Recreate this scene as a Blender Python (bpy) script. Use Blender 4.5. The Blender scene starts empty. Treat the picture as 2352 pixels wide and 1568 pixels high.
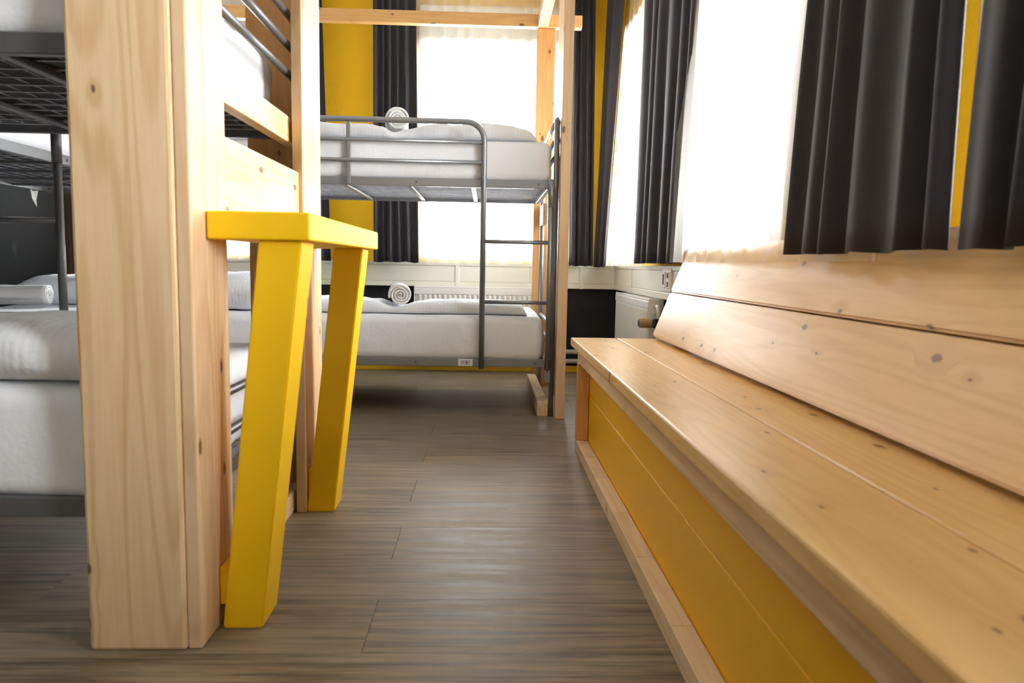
import bpy, bmesh, math, random
from mathutils import Vector, Matrix, noise
random.seed(7)
S = bpy.context.scene
C = S.collection
# ------------------------------------------------------------------ camera
F = 1680.0
d = Vector((1117 - 1176, 606 - 784, F)).normalized()      # world +Y in (right, down, forward)
g = Vector((-.0145, 1, 0)); g = (g - d * g.dot(d)).normalized()   # world down
r = g.cross(d)
# camera axes in world: right, up, back
right = Vector((r.x, d.x, -g.x)); down = Vector((r.y, d.y, -g.y)); fwd = Vector((r.z, d.z, -g.z))
M = Matrix((right, -down, -fwd)).transposed().to_4x4()
M.translation = (0, 0, .75)
cd = bpy.data.cameras.new('camera'); cam = bpy.data.objects.new('camera', cd); C.objects.link(cam)
cam.matrix_world = M
cd.sensor_width = 36; cd.lens = F / 2352 * 36; cd.clip_start = .02
cd.dof.use_dof = True; cd.dof.focus_distance = 3.6; cd.dof.aperture_fstop = 5.6
S.camera = cam
# ------------------------------------------------------------------ world, daylight, exposure
W = bpy.data.worlds.new('sky'); S.world = W; W.use_nodes = True
bgn = W.node_tree.nodes['Background']; bgn.inputs[0].default_value = (.94, .975, 1, 1); bgn.inputs[1].default_value = 30
S.view_settings.view_transform = 'Standard'; S.view_settings.look = 'None'
S.view_settings.exposure = .27; S.view_settings.gamma = 1; S.view_settings.use_curve_mapping = False
S.cycles.max_bounces = 10; S.cycles.diffuse_bounces = 6; S.cycles.transparent_max_bounces = 12
S.cycles.transmission_bounces = 6; S.cycles.caustics_reflective = False; S.cycles.caustics_refractive = False
S.cycles.sample_clamp_indirect = 6
WX, WY, LX, FY, CZ = .93, 5.12, -2.75, -2.6, 2.75         # right wall, back wall, left wall, wall behind, ceiling
WZ0, WZ1 = .79, 2.2                                         # window sill and head
WIN_R = [(3.95, 4.95), (2.0, 3.0), (.1, 1.6), (-2.4, -1.25)]  # last opening: unseen window behind the camera, added and sized for fill light
WIN_B = [(-.47, .60), (-2.5, -1.22)]
def portal(loc, sx, sy, rot):
    l = bpy.data.lights.new('window_portal', 'AREA'); l.shape = 'RECTANGLE'; l.size = sx; l.size_y = sy
    l.cycles.is_portal = True
    o = bpy.data.objects.new('window_portal', l); C.objects.link(o); o.location = loc; o.rotation_euler = rot
for a, b in WIN_R: portal((WX + .3, (a + b) / 2, (WZ0 + WZ1) / 2), WZ1 - WZ0, b - a, (0, math.pi / 2, 0))
for a, b in WIN_B: portal(((a + b) / 2, WY + .3, (WZ0 + WZ1) / 2), b - a, WZ1 - WZ0, (-math.pi / 2, 0, 0))
# ------------------------------------------------------------------ materials
class NT:
    def __init__(s, name):
        s.m = bpy.data.materials.new(name); s.m.use_nodes = True
        s.n = s.m.node_tree.nodes; s.l = s.m.node_tree.links; s.b = s.n['Principled BSDF']; s.out = s.n['Material Output']
    def new(s, t, **k):
        n = s.n.new(t)
        for a, v in k.items(): setattr(n, a, v)
        return n
    def put(s, sock, v):
        if hasattr(v, 'is_linked') or isinstance(v, bpy.types.NodeSocket): s.l.new(v, sock)
        elif v is not None: sock.default_value = v
    def math(s, op, a, b=None, c=None, clamp=False):
        n = s.new('ShaderNodeMath', operation=op, use_clamp=clamp)
        for i, v in enumerate((a, b, c)):
            if v is not None: s.put(n.inputs[i], v)
        return n.outputs[0]
    def vmath(s, op, a, b=None):
        n = s.new('ShaderNodeVectorMath', operation=op); s.put(n.inputs[0], a)
        if b is not None: s.put(n.inputs[1], b)
        return n.outputs[0]
    def mix(s, f, a, b):
        n = s.new('ShaderNodeMix', data_type='RGBA'); s.put(n.inputs[0], f); s.put(n.inputs[6], a); s.put(n.inputs[7], b)
        return n.outputs[2]
    def ss(s, v, a, b, lo=0., hi=1.):
        n = s.new('ShaderNodeMapRange', interpolation_type='SMOOTHSTEP')
        s.put(n.inputs[0], v); n.inputs[1].default_value = a; n.inputs[2].default_value = b
        n.inputs[3].default_value = lo; n.inputs[4].default_value = hi
        return n.outputs[0]
    def noise(s, v, scale, detail=3, rough=.5, out=0):
        n = s.new('ShaderNodeTexNoise'); s.put(n.inputs['Vector'], v); n.inputs['Scale'].default_value = scale
        n.inputs['Detail'].default_value = detail; n.inputs['Roughness'].default_value = rough
        return n.outputs[out]
    def bump(s, h, strength=.3, dist=.005):
        n = s.new('ShaderNodeBump'); n.inputs['Strength'].default_value = strength; n.inputs['Distance'].default_value = dist
        s.put(n.inputs['Height'], h); s.l.new(n.outputs[0], s.b.inputs['Normal'])
    def obj_coord(s): return s.new('ShaderNodeTexCoord').outputs['Object']
    def rnd(s): return s.new('ShaderNodeObjectInfo').outputs['Random']
    def fin(s, col, rough=.5, metal=0., spec=.5):
        s.put(s.b.inputs['Base Color'], col); s.put(s.b.inputs['Roughness'], rough)
        s.b.inputs['Metallic'].default_value = metal; s.b.inputs['Specular IOR Level'].default_value = spec
        return s.m
def c4(c): return (c[0], c[1], c[2], 1)
def stretched(t, axis, along):
    co = t.vmath('ADD', t.obj_coord(), None)
    n = co.node; rv = t.new('ShaderNodeCombineXYZ'); rr = t.rnd()
    for i, k in enumerate((17.3, 41.7, 29.1)): t.put(rv.inputs[i], t.math('MULTIPLY', rr, k))
    t.l.new(rv.outputs[0], n.inputs[1])
    sc = [1, 1, 1]; sc['XYZ'.index(axis)] = along
    return t.vmath('MULTIPLY', co, tuple(sc))
def wood(name, axis, thin, base, dark, knot=(.10, .04, .014), rough=.45, ring=.3, knots=.35, kscale=7.5, kr=1.0, spec=.35):
    t = NT(name)
    v = stretched(t, axis, .07)
    sp = t.new('ShaderNodeSeparateXYZ'); t.l.new(stretched(t, axis, .5), sp.inputs[0])
    wide = [k for k in 'XYZ' if k not in (axis, thin)][0]
    cb = t.new('ShaderNodeCombineXYZ'); t.l.new(sp.outputs[axis], cb.inputs[0]); t.l.new(sp.outputs[wide], cb.inputs[1])
    vo = t.new('ShaderNodeTexVoronoi', voronoi_dimensions='2D'); t.l.new(cb.outputs[0], vo.inputs['Vector']); vo.inputs['Scale'].default_value = kscale
    vo.inputs['Randomness'].default_value = 1
    sep = t.new('ShaderNodeSeparateColor'); t.l.new(vo.outputs['Color'], sep.inputs[0])
    dist = t.math('MULTIPLY', vo.outputs['Distance'], t.ss(sep.outputs[1], 0, 1, .6, 1.7))
    dist = t.math('ADD', dist, t.math('MULTIPLY', t.math('SUBTRACT', t.noise(t.obj_coord(), 120, 2), .5), .02))
    on = t.math('GREATER_THAN', sep.outputs[0], knots)
    kn = t.math('MULTIPLY', t.ss(dist, .025 * kr, .055 * kr, 1, 0), on)
    halo = t.math('MULTIPLY', t.ss(dist, .02, .28, 1, 0), on)
    n = t.noise(v, 5.5, 2, .45)
    n = t.math('ADD', n, t.math('MULTIPLY', halo, .03))
    s = t.math('SINE', t.math('MULTIPLY', n, 120))
    s = t.ss(s, -.3, 1.1)
    fine = t.noise(v, 90, 3, .6)
    big = t.noise(v, 7, 2)
    f = t.math('ADD', t.math('MULTIPLY', s, ring), t.math('MULTIPLY', t.math('SUBTRACT', fine, .4), .75))
    f = t.math('ADD', f, t.math('MULTIPLY', t.math('SUBTRACT', big, .42), .9), clamp=True)
    col = t.mix(f, c4(base), c4(dark))
    col = t.mix(t.math('MULTIPLY', halo, .2), col, c4([x * .8 for x in dark]))
    col = t.mix(t.math('MULTIPLY', kn, .85), col, c4(knot))
    t.bump(fine, .06, .002)
    return t.fin(col, rough, 0, spec)
class Wood:
    # a timber: the builder picks the variant whose grain runs along the piece
    def __init__(s, name, *a, **k): s.name, s.a, s.k, s.c = name, a, k, {}
    def get(s, axis, thin):
        if (axis, thin) not in s.c: s.c[axis, thin] = wood('%s_%s%s' % (s.name, axis, thin), axis, thin, *s.a, **s.k)
        return s.c[axis, thin]
    def fit(s, dx, dy, dz):
        o = sorted(zip((dx, dy, dz), 'XYZ')); return s.get(o[2][1], o[0][1])
PINE = Wood('pine', (.78, .58, .355), (.57, .35, .165), ring=.45)
EDGE = Wood('edge_pine', (.74, .53, .33), (.58, .35, .18))
BEECH = Wood('varnished_pine', (.76, .50, .21), (.60, .34, .11), rough=.3, ring=.28, knots=.35, kscale=8, kr=.85, spec=.28, knot=(.17, .07, .02))
BEAM = Wood('beam_pine', (.66, .38, .145), (.52, .26, .08))
ORANGE = Wood('oiled_pine', (.62, .33, .12), (.47, .21, .06))
DARKPINE = Wood('dark_brown_pine', (.10, .06, .03), (.06, .035, .018))  # much darker brown than the other timbers
ROUGH = Wood('sawn_pine', (.72, .55, .35), (.53, .36, .20), rough=.7, knots=.4)
def paint(name, col, axis='Z', rough=.5, grain=.10, scuff=True):
    t = NT(name); v = stretched(t, axis, .06)
    f = t.noise(v, 60, 3, .6); b = t.noise(t.obj_coord(), 5, 3)
    k = t.math('ADD', t.math('MULTIPLY', f, grain), t.math('MULTIPLY', b, grain))
    c = t.mix(k, c4(col), c4([x * .62 for x in col]))
    if scuff:
        s = t.noise(stretched(t, axis, .5), 22, 2)
        c = t.mix(t.ss(s, .71, .76, 0, .55), c, c4((.20, .13, .01)))
    t.bump(f, .12, .002)
    return t.fin(c, rough, 0, .3)
TABLE_Y = {a: paint('table_yellow_' + a, (.95, .585, .005), a) for a in 'XYZ'}
BENCH_Y = paint('bench_yellow', (.84, .46, .008), 'Y', .4, .12, False)
def plain(name, col, rough=.5, metal=0., bump=0., bscale=200, spec=.5):
    t = NT(name)
    if bump: t.bump(t.noise(t.obj_coord(), bscale, 3), bump, .002)
    nz = t.noise(t.obj_coord(), 12, 3)
    return t.fin(t.mix(t.math('MULTIPLY', nz, .18), c4(col), c4([x * .7 for x in col])), rough, metal, spec)
STEEL = plain('grey_steel', (.25, .255, .265), .32, .55, .03)
STEEL_D = plain('shaded_grey_steel', (.13, .13, .135), .36, .4, .03)  # bunk steel with the near bunk's shade darkened into its colour; bolts share it
WIRE = plain('bright_wire', (.45, .45, .46), .35, .6)
CREAM = plain('cream_plastic', (.80, .79, .68), .3)
WHITE = plain('white_enamel', (.84, .83, .79), .28)
BLACKP = plain('black_plastic', (.02, .02, .02), .4)
TANP = plain('tan_plastic', (.46, .34, .18), .45)
CEILM = plain('ceiling_white', (.85, .84, .80), .9)
DARKSLOT = plain('dark_slot', (.03, .03, .03), .8)
def cloth_white(name, col=(.80, .80, .80), stripes=None, wr=.25):
    t = NT(name); co = t.obj_coord()
    h = t.noise(co, 9, 4, .55)
    h2 = t.noise(t.vmath('MULTIPLY', co, (1, 1, .4)), 26, 2)
    hh = t.math('ADD', t.math('MULTIPLY', h, .8), t.math('MULTIPLY', h2, .2))
    if stripes:
        w = t.new('ShaderNodeTexWave', bands_direction=stripes); t.put(w.inputs[0], co); w.inputs['Scale'].default_value = 18
        w.inputs['Distortion'].default_value = .4; w.inputs['Detail Scale'].default_value = .6
        hh = t.math('ADD', hh, t.math('MULTIPLY', w.outputs[1], .035))
        cc = t.mix(t.math('MULTIPLY', w.outputs[1], .10), c4(col), c4([x * .8 for x in col]))
    else: cc = c4(col)
    t.bump(hh, wr, .03)
    t.b.inputs['Sheen Weight'].default_value = .1
    return t.fin(cc, .85, 0, .2)
SHEET = cloth_white('white_sheet', (.78, .80, .84))
DUVET = cloth_white('striped_satin', (.80, .82, .86), 'X', .3)
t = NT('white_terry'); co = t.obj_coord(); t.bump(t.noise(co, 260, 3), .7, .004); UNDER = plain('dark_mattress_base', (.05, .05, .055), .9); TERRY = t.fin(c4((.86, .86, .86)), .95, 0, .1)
t = NT('charcoal_curtain'); co = t.obj_coord(); wv = t.noise(co, 700, 2); t.bump(wv, .15, .001)
t.b.inputs['Sheen Weight'].default_value = .12; t.b.inputs['Sheen Roughness'].default_value = .4
CURT = t.fin(t.mix(wv, c4((.034, .031, .036)), c4((.020, .018, .022))), .75, 0, .3)
t = NT('white_sheer')
tr = t.new('ShaderNodeBsdfTransparent'); tl = t.new('ShaderNodeBsdfTranslucent'); df = t.new('ShaderNodeBsdfDiffuse')
for n in (tl, df): n.inputs[0].default_value = (.93, .93, .91, 1)
m1 = t.new('ShaderNodeMixShader'); m2 = t.new('ShaderNodeMixShader')
m1.inputs[0].default_value = .35; t.l.new(tl.outputs[0], m1.inputs[1]); t.l.new(df.outputs[0], m1.inputs[2])
m2.inputs[0].default_value = .5; t.l.new(tr.outputs[0], m2.inputs[1]); t.l.new(m1.outputs[0], m2.inputs[2])
t.l.new(m2.outputs[0], t.out.inputs[0]); SHEER = t.m
t = NT('window_glass')
tr = t.new('ShaderNodeBsdfTransparent'); gl = t.new('ShaderNodeBsdfGlossy'); gl.inputs['Roughness'].default_value = .02
fr = t.new('ShaderNodeFresnel'); fr.inputs[0].default_value = 1.45
m1 = t.new('ShaderNodeMixShader'); t.l.new(fr.outputs[0], m1.inputs[0]); t.l.new(tr.outputs[0], m1.inputs[1]); t.l.new(gl.outputs[0], m1.inputs[2])
t.l.new(m1.outputs[0], t.out.inputs[0]); GLASS = t.m
def wallmat(name, split):
    t = NT(name); gm = t.new('ShaderNodeNewGeometry'); sx = t.new('ShaderNodeSeparateXYZ'); t.l.new(gm.outputs['Position'], sx.inputs[0])
    nz = t.noise(gm.outputs['Position'], 160, 2); t.bump(nz, .5, .004)
    f = t.math('GREATER_THAN', sx.outputs[2], split)
    return t.fin(t.mix(f, (.014, .014, .016, 1), (.73, .42, .006, 1)), .6, 0, .25)
WALLM = wallmat('yellow_wall_dark_dado', .66)
t = NT('charcoal_wall'); nz = t.noise(t.obj_coord(), 160, 2); t.bump(nz, .3, .003)
sm = t.ss(t.noise(t.obj_coord(), 3.5, 2), .70, .74, 0, .10)
DARKW = t.fin(t.mix(sm, (.007, .007, .0075, 1), (.2, .2, .2, 1)), .85, 0, .12)
LIGHTW = plain('pale_wall', (.80, .78, .72), .85)
SKIRT = plain('yellow_skirting', (.78, .46, .010), .4)
# floor
t = NT('grey_oak_vinyl')
v = stretched(t, 'X', .07); v2 = stretched(t, 'X', .035)
a = t.noise(v, 38, 5, .62); b = t.noise(v2, 95, 4, .65); cc = t.noise(v, 5, 2)
f = t.math('ADD', t.math('MULTIPLY', a, .55), t.math('MULTIPLY', b, .45))
f = t.ss(f, .36, .64)
f = t.math('ADD', t.math('MULTIPLY', f, .75), t.math('MULTIPLY', cc, .3), clamp=True)
col = t.mix(f, (.056, .038, .024, 1), (.34, .262, .165, 1))
col = t.mix(t.math('MULTIPLY', t.rnd(), .5), col, (.18, .145, .115, 1))
t.bump(b, .15, .001); FLOORM = t.fin(col, t.ss(a, .3, .7, .38, .52), 0, .25)
t = NT('barcode_print'); sx = t.new('ShaderNodeSeparateXYZ'); t.l.new(t.obj_coord(), sx.inputs[0])
cb = t.new('ShaderNodeCombineXYZ'); t.l.new(sx.outputs[0], cb.inputs[0])
wn = t.new('ShaderNodeTexWhiteNoise', noise_dimensions='1D'); t.put(wn.inputs['W'], t.math('FLOOR', t.math('MULTIPLY', sx.outputs[0], 900)))
bars = t.math('GREATER_THAN', wn.outputs[0], .52)
inx = t.math('LESS_THAN', t.math('ABSOLUTE', sx.outputs[0]), .026); inz = t.math('LESS_THAN', t.math('ABSOLUTE', sx.outputs[2]), .0105)
BARC = t.fin(t.mix(t.math('MULTIPLY', bars, t.math('MULTIPLY', inx, inz)), (.75, .75, .75, 1), (.05, .05, .05, 1)), .5)
# ------------------------------------------------------------------ mesh helpers
def link(name, bm, mat, parent=None, loc=(0, 0, 0), smooth=False, kind=None):
    me = bpy.data.meshes.new(name); bm.normal_update(); bm.to_mesh(me); bm.free()
    if mat: me.materials.append(mat)
    if smooth:
        for p in me.polygons: p.use_smooth = True
    o = bpy.data.objects.new(name, me); C.objects.link(o); o.location = loc
    if parent: o.parent = parent
    if kind: o['kind'] = kind
    return o
def tag(o, label, cat, group=None):
    o['label'] = label; o['category'] = cat
    if group: o['group'] = group
    return o
def thing(name, label, cat, loc=(0, 0, 0), rz=0., group=None):
    o = bpy.data.objects.new(name, None); C.objects.link(o); o.empty_display_size = .1
    o.location = loc; o.rotation_euler = (0, 0, rz)
    return tag(o, label, cat, group)
def off(parent):
    # parts are given in world coordinates for unrotated things
    return Vector(parent.location) if parent else Vector((0, 0, 0))
def add_box(bm, x0, x1, y0, y1, z0, z1):
    vs = [bm.verts.new(p) for p in ((x0, y0, z0), (x1, y0, z0), (x1, y1, z0), (x0, y1, z0), (x0, y0, z1), (x1, y0, z1), (x1, y1, z1), (x0, y1, z1))]
    for f in ((0, 3, 2, 1), (4, 5, 6, 7), (0, 1, 5, 4), (1, 2, 6, 5), (2, 3, 7, 6), (3, 0, 4, 7)): bm.faces.new([vs[i] for i in f])
def box(name, x0, x1, y0, y1, z0, z1, mat, parent=None, bev=.003, local=False, kind=None, seg=2):
    bm = bmesh.new(); cx, cy, cz = (x0 + x1) / 2, (y0 + y1) / 2, (z0 + z1) / 2
    add_box(bm, x0 - cx, x1 - cx, y0 - cy, y1 - cy, z0 - cz, z1 - cz)
    if bev: bmesh.ops.bevel(bm, geom=bm.edges[:], offset=bev, segments=seg, affect='EDGES', profile=.5)
    loc = Vector((cx, cy, cz))
    if isinstance(mat, Wood): mat = mat.fit(x1 - x0, y1 - y0, z1 - z0)
    if parent and not local: loc -= off(parent)
    return link(name, bm, mat, parent, loc, kind=kind)
def prism(name, pts8, mat, parent=None, bev=.003):
    # hexahedron from 8 world points: bottom four, then top four, same order
    c = sum((Vector(p) for p in pts8), Vector()) / 8
    if isinstance(mat, Wood): mat = mat.get('Y', 'X') if abs(pts8[2][1] - pts8[1][1]) > 1 else mat.get('Z', 'Y')
    bm = bmesh.new(); vs = [bm.verts.new(Vector(p) - c) for p in pts8]
    for f in ((0, 3, 2, 1), (4, 5, 6, 7), (0, 1, 5, 4), (1, 2, 6, 5), (2, 3, 7, 6), (3, 0, 4, 7)): bm.faces.new([vs[i] for i in f])
    bmesh.ops.recalc_face_normals(bm, faces=bm.faces[:])
    if bev: bmesh.ops.bevel(bm, geom=bm.edges[:], offset=bev, segments=2, affect='EDGES')
    return link(name, bm, mat, parent, c - off(parent))
def add_tube(bm, pts, rad, n=10):
    pts = [Vector(p) for p in pts]; rings = []; up = None
    for i, p in enumerate(pts):
        a = pts[max(i - 1, 0)]; b = pts[min(i + 1, len(pts) - 1)]; t = (b - a).normalized()
        if up is None: up = t.orthogonal().normalized()
        up = (up - t * up.dot(t)).normalized(); s = t.cross(up)
        rings.append([bm.verts.new(p + (up * math.cos(k * 2 * math.pi / n) + s * math.sin(k * 2 * math.pi / n)) * rad) for k in range(n)])
    for A, B in zip(rings, rings[1:]):
        for k in range(n): bm.faces.new((A[k], A[(k + 1) % n], B[(k + 1) % n], B[k]))
    bm.faces.new(rings[0][::-1]); bm.faces.new(rings[-1])
def tube(name, pts, rad, mat, parent=None, local=False, n=12):
    c = (Vector(pts[0]) + Vector(pts[-1])) / 2
    bm = bmesh.new(); add_tube(bm, [Vector(p) - c for p in pts], rad, n)
    o = link(name, bm, mat, parent, c - (Vector() if local else off(parent)), True)
    for p in o.data.polygons:
        if len(p.vertices) > 4: p.use_smooth = False
    return o
def corner(p, q, s, rad, n=7):
    # rounded bend p -> q -> s
    p, q, s = map(Vector, (p, q, s)); a = (p - q).normalized(); b = (s - q).normalized()
    return [q + a * rad * (1 - math.sin(u)) + b * rad * (1 - math.cos(u)) for u in (i / n * math.pi / 2 for i in range(n + 1))]
def soft_box(name, x0, x1, y0, y1, z0, z1, mat, rad=.05, amp=.004, label=None, cat=None, seed=0, n=5, under=None):
    bm = bmesh.new(); cx, cy, cz = (x0 + x1) / 2, (y0 + y1) / 2, (z0 + z1) / 2
    add_box(bm, x0 - cx, x1 - cx, y0 - cy, y1 - cy, z0 - cz, z1 - cz)
    bmesh.ops.bevel(bm, geom=bm.edges[:], offset=rad, segments=n, affect='EDGES', profile=.5)
    bmesh.ops.subdivide_edges(bm, edges=[e for e in bm.edges if e.calc_length() > .25], cuts=20, use_grid_fill=True)
    bmesh.ops.subdivide_edges(bm, edges=[e for e in bm.edges if e.calc_length() > .09], cuts=1, use_grid_fill=True)
    bm.normal_update(); hx = (x1 - x0) / 2
    for v in bm.verts:
        p = v.co
        k = noise.noise(Vector((p.x * 4 + seed, p.y * 4, p.z * 7))) * amp
        end = max(0, 1 - (hx - abs(p.x)) / .3)           # drawn folds at the tucked ends
        k += end * amp * 1.6 * noise.noise(Vector((p.x * 16 + p.z * 9, p.y * 9 + seed, p.z * 14)))
        low = max(0, 1 - (p.z + (z1 - z0) / 2) / .06)
        k += low * amp * noise.noise(Vector((p.x * 18, p.y * 18, seed)))
        v.co += v.normal * k
    o = link(name, bm, mat, None, (cx, cy, cz), True)
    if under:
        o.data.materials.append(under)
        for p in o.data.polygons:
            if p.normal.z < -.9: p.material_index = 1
    return tag(o, label, cat)
def soft_strip(name, prof, y0, y1, z0, mat, label, cat, seed=0, flip=False):
    # a folded, stuffed cover: prof = [(x, top z)]
    xs = [p[0] for p in prof]
    def top(x):
        for (a, za), (b, zb) in zip(prof, prof[1:]):
            if a <= x <= b:
                u = (x - a) / (b - a); u = u * u * (3 - 2 * u); return za + (zb - za) * u
        return prof[-1][1]
    n, m = 90, 36; bm = bmesh.new(); rings = []; xa, xb = xs[0], xs[-1]; c = Vector(((xa + xb) / 2, (y0 + y1) / 2, z0))
    for i in range(n + 1):
        u = i / n; x = xa + (xb - xa) * u; e = min(u, 1 - u) * (xb - xa) / .05; e = math.sqrt(max(0, 1 - (1 - min(1, e)) ** 2)) * .97 + .03
        h = (top(x) - z0) * e; b = (y1 - y0) / 2 * (.9 + .1 * e); ring = []
        for k in range(m):
            th = 2 * math.pi * k / m; cs, sn = math.cos(th), math.sin(th)
            y = b * math.copysign(abs(cs) ** .45, cs); z = h * .5 * (1 + math.copysign(abs(sn) ** .62, sn))
            p = Vector((x, y, z)); nz = noise.noise(Vector((x * 7 + seed, y * 6, z * 6))) * .012 + noise.noise(Vector((x * 19, y * 12 + seed, z * 16))) * .005
            p.y += nz * math.copysign(1, cs) * abs(cs); p.z += max(0, sn) * nz * .8
            p.z = max(p.z, 0)
            ring.append(bm.verts.new((p.x - c.x, p.y, p.z)))
        rings.append(ring)
    for A, B in zip(rings, rings[1:]):
        for k in range(m): bm.faces.new((A[k], B[k], B[(k + 1) % m], A[(k + 1) % m]))
    bm.faces.new(rings[0]); bm.faces.new(rings[-1][::-1]); bmesh.ops.recalc_face_normals(bm, faces=bm.faces[:])
    o = link(name, bm, mat, None, c, True)
    return tag(o, label, cat)
def pillow(name, loc, sx, sy, h, mat, label, rz=0., ry=0., rx=0., seed=0):
    n = 28; bm = bmesh.new(); V = {}
    for s in (1, -1):
        for i in range(n + 1):
            for j in range(n + 1):
                u, v = i / n * 2 - 1, j / n * 2 - 1
                if s < 0 and (i in (0, n) or j in (0, n)): V[s, i, j] = V[1, i, j]; continue
                k = (max(0, 1 - u ** 4) * max(0, 1 - v ** 4)) ** .5
                x = u * sx / 2 * (1 - .06 * (1 - abs(v) ** 2) * abs(u)); y = v * sy / 2 * (1 - .06 * (1 - abs(u) ** 2) * abs(v))
                z = s * h / 2 * k + noise.noise(Vector((u * 2.5 + seed, v * 2.5, s))) * .012 * k
                if s < 0: z = max(z, -h * .42)
                V[s, i, j] = bm.verts.new((x, y, z))
    for s in (1, -1):
        for i in range(n):
            for j in range(n):
                q = [V[s, i, j], V[s, i + 1, j], V[s, i + 1, j + 1], V[s, i, j + 1]]
                bm.faces.new(q if s > 0 else q[::-1])
    o = link(name, bm, mat, None, loc, True); o.rotation_euler = (rx, ry, rz)
    return tag(o, label, 'pillow')
def towel(loc, rad, length, label, rz=0., turns=4.2, seed=0):
    # a sheet rolled into a spiral, axis along local Y
    bm = bmesh.new(); n = int(turns * 26); th = rad / (turns + .35) * .86; rows = 14; A, B = [], []
    for i in range(n + 1):
        a = i / n * turns * 2 * math.pi; r0 = rad * (.05 + .95 * (a / (turns * 2 * math.pi))) ; wob = 1 + .05 * noise.noise(Vector((a, seed, 0)))
        ra, rb = [], []
        for j in range(rows + 1):
            v = j / rows; y = (v - .5) * length + noise.noise(Vector((a * .6, seed, 3 + round(v)))) * .012 * (abs(v - .5) * 2) ** 3
            bul = noise.noise(Vector((math.cos(a) * 1.5, v * 4, seed))) * .003
            for lst, rr in ((ra, r0 * wob + bul), (rb, max(.002, r0 * wob + bul - th))):
                lst.append(bm.verts.new((math.cos(a + 2.2) * rr * 1.03, y, math.sin(a + 2.2) * rr * .97)))
        A.append(ra); B.append(rb)
    for i in range(n):
        for j in range(rows):
            bm.faces.new((A[i][j], A[i + 1][j], A[i + 1][j + 1], A[i][j + 1])); bm.faces.new((B[i][j], B[i][j + 1], B[i + 1][j + 1], B[i + 1][j]))
        for j in (0, rows):
            bm.faces.new((A[i][j], B[i][j], B[i + 1][j], A[i + 1][j]))
    for i in (0, n):
        for j in range(rows): bm.faces.new((A[i][j], A[i][j + 1], B[i][j + 1], B[i][j]))
    bmesh.ops.recalc_face_normals(bm, faces=bm.faces[:])
    o = link('rolled_towel', bm, TERRY, None, loc, True); o.rotation_euler = (0, 0, rz)
    return tag(o, label, 'towel', 'rolled white towels on the beds')
def curtain(name, top, bot, z1, z0, folds, amp, mat, label, seed=0, thick=.004, group=None, jag=.42, cols=None):
    # top / bot: ((x,y),(x,y)) ends of the run at the two heights
    cols = cols or folds * 14; rows = 30; bm = bmesh.new(); G = []
    T0, T1, B0, B1 = [Vector((p[0], p[1], 0)) for p in (*top, *bot)]
    c = (T0 + T1 + B0 + B1) / 4; c.z = z0
    ph = [random.Random(seed * 31 + i).uniform(-jag, jag) for i in range(folds + 3)]
    for i in range(rows + 1):
        s = i / rows; z = z1 + (z0 - z1) * s; row = []
        P0 = T0.lerp(B0, s); P1 = T1.lerp(B1, s); dr = (P1 - P0); nr = Vector((-dr.y, dr.x, 0)).normalized()
        for j in range(cols + 1):
            u = j / cols; w = u * folds; k = int(min(w, folds - 1)); fr = w - k
            sh = ph[k] * (1 - fr) + ph[k + 1] * fr
            x = 2 * math.pi * (w + sh + .10 * noise.noise(Vector((w * .5, s * 2.5, seed))))
            wv = math.sin(x) * (.75 + .25 * math.cos(x * .5 + seed)) + .12 * math.sin(2 * x + seed)
            aa = amp * (.55 + .45 * s) * (1 + .5 * noise.noise(Vector((w * .7, seed, s))))
            p = P0 + dr * (u + .018 * math.sin(x * .5 + seed) * s / max(1, folds) * 2) + nr * aa * wv
            row.append(bm.verts.new((p.x - c.x, p.y - c.y, z - c.z + (noise.noise(Vector((u * 5, seed, 9))) * .006 if i == rows else 0))))
        G.append(row)
    for A, B in zip(G, G[1:]):
        for j in range(cols): bm.faces.new((A[j], A[j + 1], B[j + 1], B[j]))
    o = link(name, bm, mat, None, c, True)
    if thick:
        m = o.modifiers.new('cloth', 'SOLIDIFY'); m.thickness = thick; m.offset = 0
    return tag(o, label, 'curtain', group)
# ------------------------------------------------------------------ the room
def struct(o): o['kind'] = 'structure'; return o
fl = struct(box('floor', LX - .2, WX + .2, FY - .2, WY + .2, -.08, -.006, DARKSLOT, bev=0))
PW, PL, Y0 = .2273, 1.4, 1.347
for k in range(-17, 17):
    ya, yb = Y0 + k * PW, Y0 + (k + 1) * PW
    if ya >= WY + .1 or yb <= FY - .1: continue
    j = -.23 if k % 2 == 0 else -.93 + random.Random(k).uniform(-.06, .06)
    if k == 12: j = -.30
    if k == 14: j = -.405
    if k == 16: j = .1
    x = j - PL * 3
    while x < WX + .1:
        a, b = max(x, LX - .1), min(x + PL, WX + .15)
        if b - a > .02: box('floor_plank', a + .0004, b - .0004, ya + .0002, min(yb, WY + .1) - .0002, -.006, 0, FLOORM, fl, .0003, seg=1)
        x += PL
struct(box('ceiling', LX - .2, WX + .3, FY - .2, WY + .3, CZ, CZ + .1, CEILM, bev=0))
def wall_with_holes(name, horiz, a0, a1, p0, p1, wins, mat):
    bm = bmesh.new(); ed = sorted(wins); cur = a0
    def bx(u0, u1, z0, z1):
        if u1 - u0 < 1e-4: return
        if horiz: add_box(bm, u0, u1, p0, p1, z0, z1)
        else: add_box(bm, p0, p1, u0, u1, z0, z1)
    for a, b in ed:
        bx(cur, a, 0, CZ); bx(a, b, 0, WZ0); bx(a, b, WZ1, CZ); cur = b
    bx(cur, a1, 0, CZ)
    return struct(link(name, bm, mat))
wall_with_holes('wall_back', True, LX - .2, WX + .28, WY, WY + .28, WIN_B, WALLM)
wall_with_holes('wall_right', False, FY - .2, WY - .001, WX, WX + .28, WIN_R, WALLM)
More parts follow.
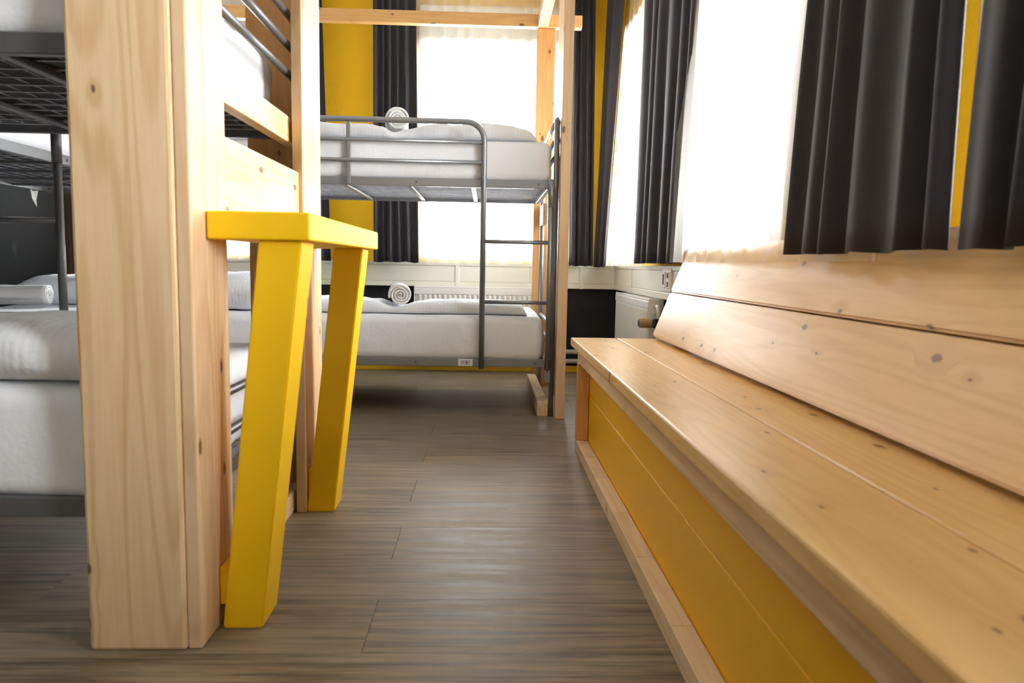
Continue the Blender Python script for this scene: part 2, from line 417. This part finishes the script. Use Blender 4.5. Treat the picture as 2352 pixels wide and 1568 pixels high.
struct(box('wall_left', LX - .2, LX, FY - .2, WY - .001, 0, CZ, DARKW, bev=0))
struct(box('wall_front', LX, WX, FY - .2, FY, 0, CZ, LIGHTW, bev=0))
box_kw = dict(bev=.004)
struct(box('baseboard_back', LX, WX, WY - .014, WY, 0, .046, SKIRT, bev=.003))
struct(box('baseboard_right', WX - .014, WX, FY, WY - .014, 0, .046, SKIRT, bev=.003))
nwin = 0
def window(horiz, a, b):
    global nwin; nwin += 1
    w = struct(bpy.data.objects.new('window_%d' % nwin, None)); C.objects.link(w)
    p = (WY if horiz else WX) + .12
    w.location = ((a + b) / 2, p, WZ0) if horiz else (p, (a + b) / 2, WZ0)
    def bx(nm, u0, u1, z0, z1, q0, q1, mat, bev=.004):
        if horiz: box(nm, u0, u1, p + q0, p + q1, z0, z1, mat, w, bev)
        else: box(nm, p + q0, p + q1, u0, u1, z0, z1, mat, w, bev)
    f = .055
    bx('frame_rail', a, b, WZ0, WZ0 + f, 0, .06, WHITE); bx('frame_rail', a, b, WZ1 - f, WZ1, 0, .06, WHITE)
    bx('frame_stile', a, a + f, WZ0 + f, WZ1 - f, 0, .06, WHITE); bx('frame_stile', b - f, b, WZ0 + f, WZ1 - f, 0, .06, WHITE)
    bx('pane', a + f, b - f, WZ0 + f, WZ1 - f, .026, .032, GLASS, 0)
    bx('sill', a - .0, b + .0, WZ0 - .0, WZ0 + .02, -.12, 0, CREAM)
for a, b in WIN_R: window(False, a, b)
for a, b in WIN_B: window(True, a, b)
ntrim = 0
def trim_name():
    global ntrim; ntrim += 1; return 'trim_%d' % ntrim
for a, b in WIN_B: struct(box(trim_name(), a, b, WY - .025, WY, WZ1, 2.46, CREAM))
# cable trunking under the windows: body with a lid of two strips and joint covers
def trunk(horiz, u0, u1, joints, face, wall):
    tr = struct(bpy.data.objects.new(trim_name(), None)); C.objects.link(tr)
    tr.location = ((u0 + u1) / 2, wall, .6) if horiz else (wall, (u0 + u1) / 2, .6)
    def bx(nm, a, b, z0, z1, q0, q1, bev=.002):
        if horiz: box(nm, a, b, q0, q1, z0, z1, CREAM, tr, bev)
        else: box(nm, q0, q1, a, b, z0, z1, CREAM, tr, bev)
    bx('trunking_body', u0, u1, .594, .752, face + .006, wall)
    bx('top_ledge', u0, u1, .734, .757, face - .004, face + .02)
    bx('bottom_lip', u0, u1, .590, .624, face - .002, face + .01)
    js = [u0] + joints + [u1]
    for a, b in zip(js, js[1:]): bx('lid_panel', a + .0015, b - .0015, .6265, .7315, face, face + .01)
    for j in joints[1::2]: bx('joint_cover', j - .012, j + .012, .588, .735, face - .005, face + .008)
trunk(True, LX, WX, [-1.9, -1.32, -.9, -.2, .30, .66], 5.065, WY)
trunk(False, FY, 5.06, [-1.2, -.2, .8, 1.9, 2.9, 4.45], .888, WX)
# ------------------------------------------------------------------ sockets, pipes, radiators
so = thing('double_socket', 'cream double socket outlet with dark slots on the right wall trunking', 'socket', (.886, 3.56, .69))
box('cover_plate', .879, .889, 3.47, 3.655, .632, .745, WHITE, so, .003)
for k, (a, b) in enumerate(((3.485, 3.555), (3.57, 3.64))):
    box('socket_insert', .876, .881, a, b, .648, .730, CREAM, so, .002)
    if k: box('socket_slot', .8745, .8775, a + .022, b - .022, .665, .715, DARKSLOT, so, .001)
    else:
        box('socket_slot', .8745, .8775, a + .022, b - .022, .655, .680, DARKSLOT, so, .001)
        box('socket_slot', .8745, .8775, a + .022, b - .022, .697, .722, DARKSLOT, so, .001)
for z, lab in ((.148, 'upper of two white heating pipes along the dark back wall'), (.082, 'lower of two white heating pipes, just above the yellow skirting')):
    p = tag(tube('heating_pipe', [(-.6, 5.085, z), (.90, 5.085, z)], .016, WHITE), lab, 'pipe', 'heating pipes on the back wall')
def radiator(horiz, u0, u1, face, z0, z1, label):
    rd = thing('panel_radiator', label, 'radiator', ((u0 + u1) / 2, face + .05, z0) if horiz else (face + .05, (u0 + u1) / 2, z0))
    def bx(nm, a, b, za, zb, q0, q1, bev=.003, seg=2):
        return box(nm, a, b, face + q0, face + q1, za, zb, WHITE, rd, bev, seg=seg) if horiz else box(nm, face + q0, face + q1, a, b, za, zb, WHITE, rd, bev, seg=seg)
    bx('front_panel', u0, u1, z0, z1 - .012, .008, .02, .004); bx('back_panel', u0 + .01, u1 - .01, z0, z1 - .012, .06, .07, .003)
    bx('top_rail', u0, u1, z1 - .055, z1 - .012, .0, .012, .005)
    bx('bottom_rail', u0, u1, z0, z0 + .045, .0, .012, .005)
    n = int((u1 - u0 - .04) / .0333); pr = (u1 - u0 - .04) / n; me = None
    for i in range(n):
        a = u0 + .02 + i * pr
        if me is None:
            o = bx('rib', a + .006, a + pr - .006, z0 + .045, z1 - .055, -.001, .012, .0045, 1); me = o.data; zc = o.location.copy(); a_first = a
        else:
            o = bpy.data.objects.new('rib', me); C.objects.link(o); o.parent = rd; o.location = zc + (Vector((a - a_first, 0, 0)) if horiz else Vector((0, a - a_first, 0)))
    # top grille: frame and thin cross bars
    bx('grille_side', u0, u1, z1 - .012, z1, .002, .012, .002); bx('grille_side', u0, u1, z1 - .012, z1, .07, .08, .002)
    for i in range(int((u1 - u0) / .05)):
        a = u0 + .01 + i * .05; bx('grille_bar', a, a + .012, z1 - .010, z1 - .002, .012, .07, 0)
    bx('end_cover', u0 - .004, u0, z0 + .02, z1, .004, .078, .001); 
    return rd
radiator(True, -.485, .50, 4.99, .14, .592, 'long white ribbed panel radiator under the back window behind the bunk')
rr = radiator(False, 3.70, 4.66, .828, .14, .588, 'white ribbed panel radiator below the right wall trunking beside the bench')
tube('supply_pipe', [(.865, 3.70, .55), (.865, 3.665, .55)] + corner((.865, 3.665, .55), (.865, 3.625, .55), (.865, 3.625, .40), .03) + [(.865, 3.625, .40), (.865, 3.625, .02)], .011, WHITE, rr)
tube('bleed_valve', [(.865, 3.70, .52), (.865, 3.67, .52)], .012, WHITE, rr)
va = box('valve_body', .832, .876, 3.605, 3.645, .445, .495, BLACKP, rr, .012)
vk = tube('valve_knob', [(.832, 3.625, .47), (.822, 3.625, .47), (.773, 3.625, .47), (.768, 3.625, .47)], .024, TANP, rr, n=18)
tube('knob_cap', [(.7685, 3.625, .47), (.764, 3.625, .47)], .016, DARKSLOT, rr, n=16)
# ------------------------------------------------------------------ curtains
ZT = 2.66
rail_r = thing('curtain_rail', 'white curtain rail along the top of the right wall', 'curtain rail', (.85, 1.2, ZT))
box('track', .80, .90, FY + .1, 4.98, ZT, ZT + .03, WHITE, rail_r, .004); box('wall_fixing', .90, WX, 1.3, 1.34, ZT, ZT + .03, WHITE, rail_r, .002)
rail_b = thing('curtain_rail', 'white curtain rail along the top of the back wall', 'curtain rail', (-.9, 5.0, ZT))
box('track', LX + .05, .78, 4.95, 5.06, ZT, ZT + .03, WHITE, rail_b, .004); box('wall_fixing', -.9, -.86, 5.06, WY, ZT, ZT + .03, WHITE, rail_b, .002)
DG, SG = 'dark charcoal curtains', 'white net curtains'
curtain('dark_curtain', ((-.76, 5.0), (-.485, 5.0)), ((-.755, 4.99), (-.455, 4.99)), ZT, .752, 5, .026, CURT, 'charcoal curtain left of the big back window, behind the rolled towels', 1, group=DG)
curtain('dark_curtain', ((-1.45, 5.0), (-1.10, 5.0)), ((-1.42, 4.99), (-1.04, 4.99)), ZT, .752, 5, .026, CURT, 'charcoal curtain on the back wall seen just right of the near pine post', 2, group=DG)
curtain('dark_curtain', ((.545, 5.0), (.69, 5.0)), ((.565, 4.99), (.72, 4.99)), ZT, .748, 4, .026, CURT, 'charcoal curtain on the back wall right of the far bunk, next to the corner', 3, group=DG)
curtain('dark_curtain', ((.775, 4.99), (.845, 4.66)), ((.735, 4.98), (.785, 4.86)), ZT, .742, 3, .018, CURT, 'narrow charcoal curtain on the right wall, closest to the room corner', 4, group=DG)
curtain('dark_curtain', ((.84, 4.14), (.84, 3.00)), ((.83, 4.12), (.825, 3.10)), ZT, .768, 6, .030, CURT, 'charcoal curtain hanging between the two bright windows of the right wall', 5, group=DG)
curtain('dark_curtain', ((.845, 1.86), (.845, 1.35)), ((.745, 1.79), (.745, 1.18)), ZT, .786, 5, .020, CURT, 'wide charcoal curtain over the bench, left of the narrow yellow wall strip', 6, group=DG)
curtain('dark_curtain', ((.845, 1.235), (.845, .85)), ((.745, 1.152), (.745, .80)), ZT, .786, 4, .020, CURT, 'charcoal curtain over the bench at the right picture edge', 7, group=DG)
curtain('net_curtain', ((-.50, 5.045), (.62, 5.045)), ((-.50, 5.045), (.62, 5.045)), ZT, .752, 11, .012, SHEER, 'white net curtain in the big back window behind the far bunk', 8, 0, SG)
curtain('net_curtain', ((-2.55, 5.045), (-1.20, 5.045)), ((-2.55, 5.045), (-1.20, 5.045)), ZT, .752, 13, .012, SHEER, 'white net curtain in the left back window, seen through the near wooden frame', 9, 0, SG)
curtain('net_curtain', ((.875, 4.80), (.875, 4.05)), ((.80, 4.92), (.87, 4.05)), ZT, .752, 7, .012, SHEER, 'narrow white net curtain in the far window of the right wall', 10, 0, SG)
curtain('net_curtain', ((.875, 3.30), (.875, 1.66)), ((.79, 3.18), (.775, 1.42)), ZT, .770, 13, .016, SHEER, 'wide white net curtain in the right window, hem resting over the bench back', 11, 0, SG)
curtain('net_curtain', ((.885, 1.18), (.885, .72)), ((.86, 1.16), (.86, .70)), ZT, .80, 6, .012, SHEER, 'white net curtain behind the charcoal curtain at the right picture edge', 12, 0, SG)
# ------------------------------------------------------------------ the bench
bn = thing('wall_bench', 'long pine bench with slanted plank back and yellow front under the windows', 'bench', (.55, 1.3, 0))
BY0, BY1 = -.5, 2.965
box('seat_plank', .349, .5335, BY0, BY1, .424, .458, BEECH, bn, .005)
box('seat_plank', .5365, .72, BY0, BY1, .424, .458, BEECH, bn, .005)
box('seat_apron', .374, .420, BY0, BY1 - .045, .362, .4235, PINE, bn, .003)
box('end_post', .372, .4185, BY1 - .09, BY1 - .045, .0505, .3615, ORANGE, bn, .003)
box('end_post', .70, .745, BY1 - .09, BY1 - .045, 0, .4235, ORANGE, bn, .003)
box('front_panel', .4195, .440, BY0, BY1 - .05, .2335, .362, BENCH_Y, bn, .003)
box('front_panel', .4195, .440, BY0, BY1 - .05, .03, .2315, BENCH_Y, bn, .003)
box('end_panel', .440, .70, BY1 - .08, BY1 - .06, .01, .42, BENCH_Y, bn, .003)
js = [BY0, .2, .62, .98, 1.36, 1.70, 2.02, 2.36, 2.62, BY1 - .045]
for a, b in zip(js, js[1:]): box('floor_batten', .372, .418, a + .0004, b - .0004, 0, .05, ROUGH, bn, .0025)
def back_plank(s0, s1, mat):
    # plank in the slanted back: s along the slope from the seat
    a = math.atan2(.38, 1); ux, uz = math.sin(a), math.cos(a); nx, nz = math.cos(a), -math.sin(a); th = .026
    b0 = Vector((.680, 0, .472)); P = [b0 + Vector((ux, 0, uz)) * s for s in (s0, s1)]; N = Vector((nx, 0, nz)) * th
    lo, hi = P; y0, y1 = Vector((0, BY0, 0)), Vector((0, 2.95, 0))
    # origin and grain follow the length
    return prism('back_plank', [lo + y0, lo + N + y0, lo + N + y1, lo + y1, hi + y0, hi + N + y0, hi + N + y1, hi + y1], mat, bn, .005)
back_plank(0, .1895, BEECH); back_plank(.1945, .385, BEECH)
for yy in (-.3, .7, 1.8, 2.75):
    prism('back_bracket', [(.722, yy, .46), (.76, yy, .46), (.76, yy + .04, .46), (.722, yy + .04, .46), (.84, yy, .80), (.878, yy, .80), (.878, yy + .04, .80), (.84, yy + .04, .80)], PINE, bn, .002)
# ------------------------------------------------------------------ near wooden bunk frame (left)
nf = thing('bunk_frame', 'pale pine board frame with two tall posts around the near left bunk', 'bed frame', (-.65, 1.86, 0))
ZP = 2.3
box('front_board', -.7475, -.5648, 1.357, 1.384, 0, ZP, PINE, nf, .007)
box('edge_board', -.5645, -.5370, 1.363, 1.437, 0, ZP, EDGE, nf, .004)
box('side_board', -.5645, -.5365, 1.4375, 1.548, 0, ZP, PINE, nf, .003)
box('side_board', -.557, -.527, 2.145, 2.262, 0, ZP, PINE, nf, .003)
box('side_board', -.557, -.527, 2.2625, 2.372, 0, ZP, PINE, nf, .003)
box('back_board', -.745, -.5575, 2.345, 2.372, 0, ZP, ORANGE, nf, .003)
box('guard_beam', -.600, -.5655, 1.45, 2.245, 1.084, 1.156, PINE, nf, .003)
box('cross_panel', -.5640, -.5380, 1.5485, 2.144, .80, 1.000, PINE, nf, .003)
box('floor_sill', -.600, -.5655, 1.45, 2.245, 0, .062, ROUGH, nf, .004)
# ------------------------------------------------------------------ yellow side table fixed to that frame
tb = thing('side_table', 'bright yellow narrow wooden table with two slanted plank legs against the bunk posts', 'table', (-.44, 1.88, 0))
box('table_top', -.5355, -.340, 1.431, 2.323, .788, .842, TABLE_Y['Y'], tb, .004)
for ya, yb in ((1.444, 1.55), (2.152, 2.258)):
    lo0, lo1, hi0, hi1 = -.527, -.447, -.442, -.3585
    prism('slanted_leg', [(lo0, ya, 0), (lo1, ya, 0), (lo1, yb, 0), (lo0, yb, 0), (hi0, ya, .7875), (hi1, ya, .7875), (hi1, yb, .7875), (hi0, yb, .7875)], TABLE_Y['Z'], tb, .003)
    box('foot_block', -.5355 if ya < 2 else -.526, -.5155 + (.004 if ya > 2 else 0), ya + .012, yb - .012, .045, .125, TABLE_Y['Z'], tb, .003)
# ------------------------------------------------------------------ metal bunks
def bunk(label, loc, rz, ladder=None, group='metal bunk beds', L=1.97, WD=.89, steel=STEEL):
    b = thing('metal_bunk_bed', label, 'bunk bed', loc, rz, group)
    kw = dict(local=True)
    for x in (0, L):
        for y in (.025, WD - .025):
            lg = tube('leg', [(x, y, 0), (x, y, 1.44)], .0135, steel, b, **kw)
        for z in (1.445, 1.36, 1.28, .455, .365): tube('end_rail', [(x, .025, z), (x, WD - .025, z)], .0105, steel, b, **kw)
    for z in (1.113, .247):
        for y in (0, WD - .022):
            rl = box('side_rail', .035, L - .035, y, y + .022, z, z + .04, steel, b, .003, **kw)
            for x in (.11, .62, 1.3, L - .085):
                q = y if y == 0 else y - 0
                bo = tube('bolt', [(x, -.003, 0), (x, .003, 0)], .006, STEEL_D, rl, n=8, local=True)
                bo.location = Vector((x - L / 2, -.012, 0))
        for x in (.018, L - .043): box('cross_rail', x, x + .025, .022, WD - .022, z, z + .04, steel, b, .003, **kw)
        for i in range(5): 
            x = .32 + i * .31; box('support_bar', x, x + .022, .022, WD - .022, z + .004, z + .016, steel, b, .002, **kw)
        bm = bmesh.new()
        for i in range(12): y = .05 + i * (WD - .1) / 11; add_tube(bm, [(.04, y, z + .020), (L - .04, y, z + .020)], .0024, 5)
        for i in range(29): x = .07 + i * (L - .14) / 28; add_tube(bm, [(x, .022, z + .0235), (x, WD - .022, z + .0235)], .0024, 5)
        link('wire_mesh', bm, WIRE, b, kind='stuff')
    if ladder:
        inner, outer, gend = ladder
        s = 1 if outer > inner else -1; y = -.014
        pts = [(gend, y, 1.12)] + corner((gend, y, 1.12), (gend, y, 1.416), (inner, y, 1.416), .085) + corner((gend, y, 1.416), (inner, y, 1.416), (inner, y, .24), .085) + [(inner, y, .24)]
        gr = tube('guard_rail', pts, .0135, steel, b, n=14, **kw)
        for z in (1.322, 1.228): tube('guard_bar', [(gend, y, z), (inner, y, z)], .0095, steel, b, **kw)
        n = max(1, round(abs(inner - gend) / .65))
        for i in range(1, n):
            x = inner - (inner - gend) * i * (.64 / abs(inner - gend))
            up = box('guard_upright', x - .010, x + .010, y - .004, y + .010, 1.115, 1.412, steel, b, .003, **kw)
        tube('ladder_post', [(outer, y, .225), (outer, y, 1.156)], .0125, steel, b, **kw)
        tube('post_sleeve', [(outer, y, 1.03), (outer, y, 1.157)], .0150, steel, b, **kw)
        box('post_foot', outer - .017, outer + .017, y - .012, y + .030, .175, .235, steel, b, .004, **kw)
        for z in (.857, .567): tube('rung', [(inner, y, z), (outer, y, z)], .0098, steel, b, **kw)
    return b
FX0 = -1.639
fb = bunk('grey metal bunk bed with ladder standing along the back window', (FX0, 3.565, 0), 0, (1.621, 1.944, .12))
st = box('barcode_label', -.131 - FX0, -.061 - FX0, -.0025, -.0005, .2505, .2855, BARC, fb, 0, local=True); st['label'] = 'small white sticker with a black barcode'
nb = bunk('shaded grey metal bunk bed behind the near pine post, mesh seen from below', (-.575, 2.292, 0), math.pi, (1.047, .728, 1.89), steel=STEEL_D)
gb = bunk('grey metal bunk bed in the left corner by the charcoal wall', (-1.69, 2.44, 0), math.pi / 2, None, WD=.83)
# torn wrapping hanging from the corner bunk's far rail
bm = bmesh.new(); pr = [(.0, 0, 0), (.03, .004, -.012), (.062, -.004, -.006), (.078, .002, 0), (.06, .006, -.06), (.044, -.006, -.098), (.022, .005, -.055)]
vs = [bm.verts.new(p) for p in pr]
for f in ((0, 1, 6), (1, 2, 4), (2, 3, 4), (1, 4, 6), (6, 4, 5)): bm.faces.new([vs[i] for i in f])
tp = link('torn_wrapping', bm, WHITE, gb, (1.74, .825, 1.118)); tp.modifiers.new('thick', 'SOLIDIFY').thickness = .002
tp['label'] = 'torn scrap of pale wrapping hanging from the rail'
# ------------------------------------------------------------------ far wooden frame
ff = thing('bunk_frame', 'pine timber frame with posts and high beams around the far bunk', 'bed frame', (-.6, 4.0, 0))
ZF = 2.215
pp = box('front_post', .3455, .393, 3.515, 3.562, 0, 2.36, EDGE, ff, .003)
box('post_cheek', .3465, .372, 3.5625, 3.80, .10, 2.145, PINE, ff, .002)
box('back_post', .283, .392, 4.50, 4.528, 0, 2.145, ORANGE, ff, .003)
box('back_beam', -1.665, .546, 4.478, 4.530, 2.146, 2.218, BEAM, ff, .003)
box('side_beam', .286, .345, 3.60, 4.4775, 2.146, 2.218, PINE, ff, .003)
box('front_beam', -1.665, .3455, 3.53, 3.599, 2.146, 2.218, PINE, ff, .003)
box('floor_sill', .262, .316, 3.575, 4.498, 0, .075, ROUGH, ff, .004)
box('rear_cleat', .318, .344, 4.505 - .30, 4.4995, .98, 1.10, PINE, ff, .003)
box('front_post', -1.665, -1.62, 3.505, 3.550, 0, 2.145, PINE, ff, .003)
box('back_post', -1.665, -1.60, 4.50, 4.528, 0, 2.145, PINE, ff, .003)
cp = thing('corner_post', 'dark brown wooden post in the back left corner beside the corner bunk', 'post', (-2.42, 4.5, 0))
box('post_board', -2.46, -2.36, 4.46, 4.49, 0, 2.3, DARKPINE, cp, .003); box('post_board', -2.49, -2.4605, 4.46, 4.56, 0, 2.3, DARKPINE, cp, .003)
# ------------------------------------------------------------------ bedding
soft_box('mattress', -1.60, .306, 3.567, 4.43, 1.1385, 1.338, SHEET, .045, .005, 'white sheeted mattress on the upper deck of the far bunk', 'mattress', 1)
soft_box('mattress', -1.60, .290, 3.567, 4.43, .2725, .496, SHEET, .045, .005, 'white sheeted mattress on the lower deck of the far bunk', 'mattress', 2)
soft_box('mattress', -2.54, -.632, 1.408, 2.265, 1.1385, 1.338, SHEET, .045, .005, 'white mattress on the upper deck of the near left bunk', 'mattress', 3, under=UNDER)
soft_box('mattress', -2.54, -.632, 1.408, 2.265, .2725, .500, SHEET, .045, .006, 'white mattress on the lower deck of the near left bunk', 'mattress', 4)
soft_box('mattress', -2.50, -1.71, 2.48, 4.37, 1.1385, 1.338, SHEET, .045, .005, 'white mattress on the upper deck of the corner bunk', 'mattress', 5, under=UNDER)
soft_box('mattress', -2.50, -1.71, 2.48, 4.37, .2725, .490, SHEET, .045, .005, 'white mattress on the lower deck of the corner bunk under the towel', 'mattress', 6)
soft_strip('duvet', [(-1.1, 1.42), (-.80, 1.432), (-.62, 1.426), (-.52, 1.412), (-.462, 1.385), (-.40, 1.412), (-.20, 1.438), (0, 1.448), (.10, 1.440), (.18, 1.420), (.248, 1.392)], 3.64, 4.25, 1.337, DUVET, 'white folded duvet on the upper deck of the far bunk', 'duvet', 3)
soft_strip('duvet', [(-1.05, .570), (-.70, .568), (-.56, .562), (-.445, .532), (-.34, .553), (-.25, .562), (-.15, .567), (0, .564), (.10, .560), (.16, .555), (.208, .542)], 3.62, 3.95, .495, DUVET, 'white folded duvet on the lower deck of the far bunk', 'duvet', 11)
pillow('pillow', (-1.32, 3.92, .585), .46, .62, .20, DUVET, 'white pillow on the lower far bunk, left end, seen past the near post', seed=3)
towel((-.442, 3.80, .588), .060, .26, 'rolled white towel on the lower far bunk', .12, seed=1)
towel((-.457, 3.80, 1.446), .060, .26, 'rolled white towel on the upper far bunk', .12, seed=5)
towel((-2.40, 3.80, .549), .058, .34, 'rolled white towel on the lower corner bunk at the left picture edge', math.radians(102), seed=9)
pillow('pillow', (-2.24, 4.16, .565), .56, .38, .17, DUVET, 'shaded grey white pillow behind the towel on the corner bunk', seed=13)
soft_strip('pillow', [(-1.32, .60), (-1.1, .622), (-.95, .626), (-.82, .618), (-.72, .60), (-.655, .56)], 1.41, 1.86, .499, DUVET, 'big white striped pillow in the foreground on the near left lower bunk', 'pillow', 21)
bpy.context.view_layer.update()
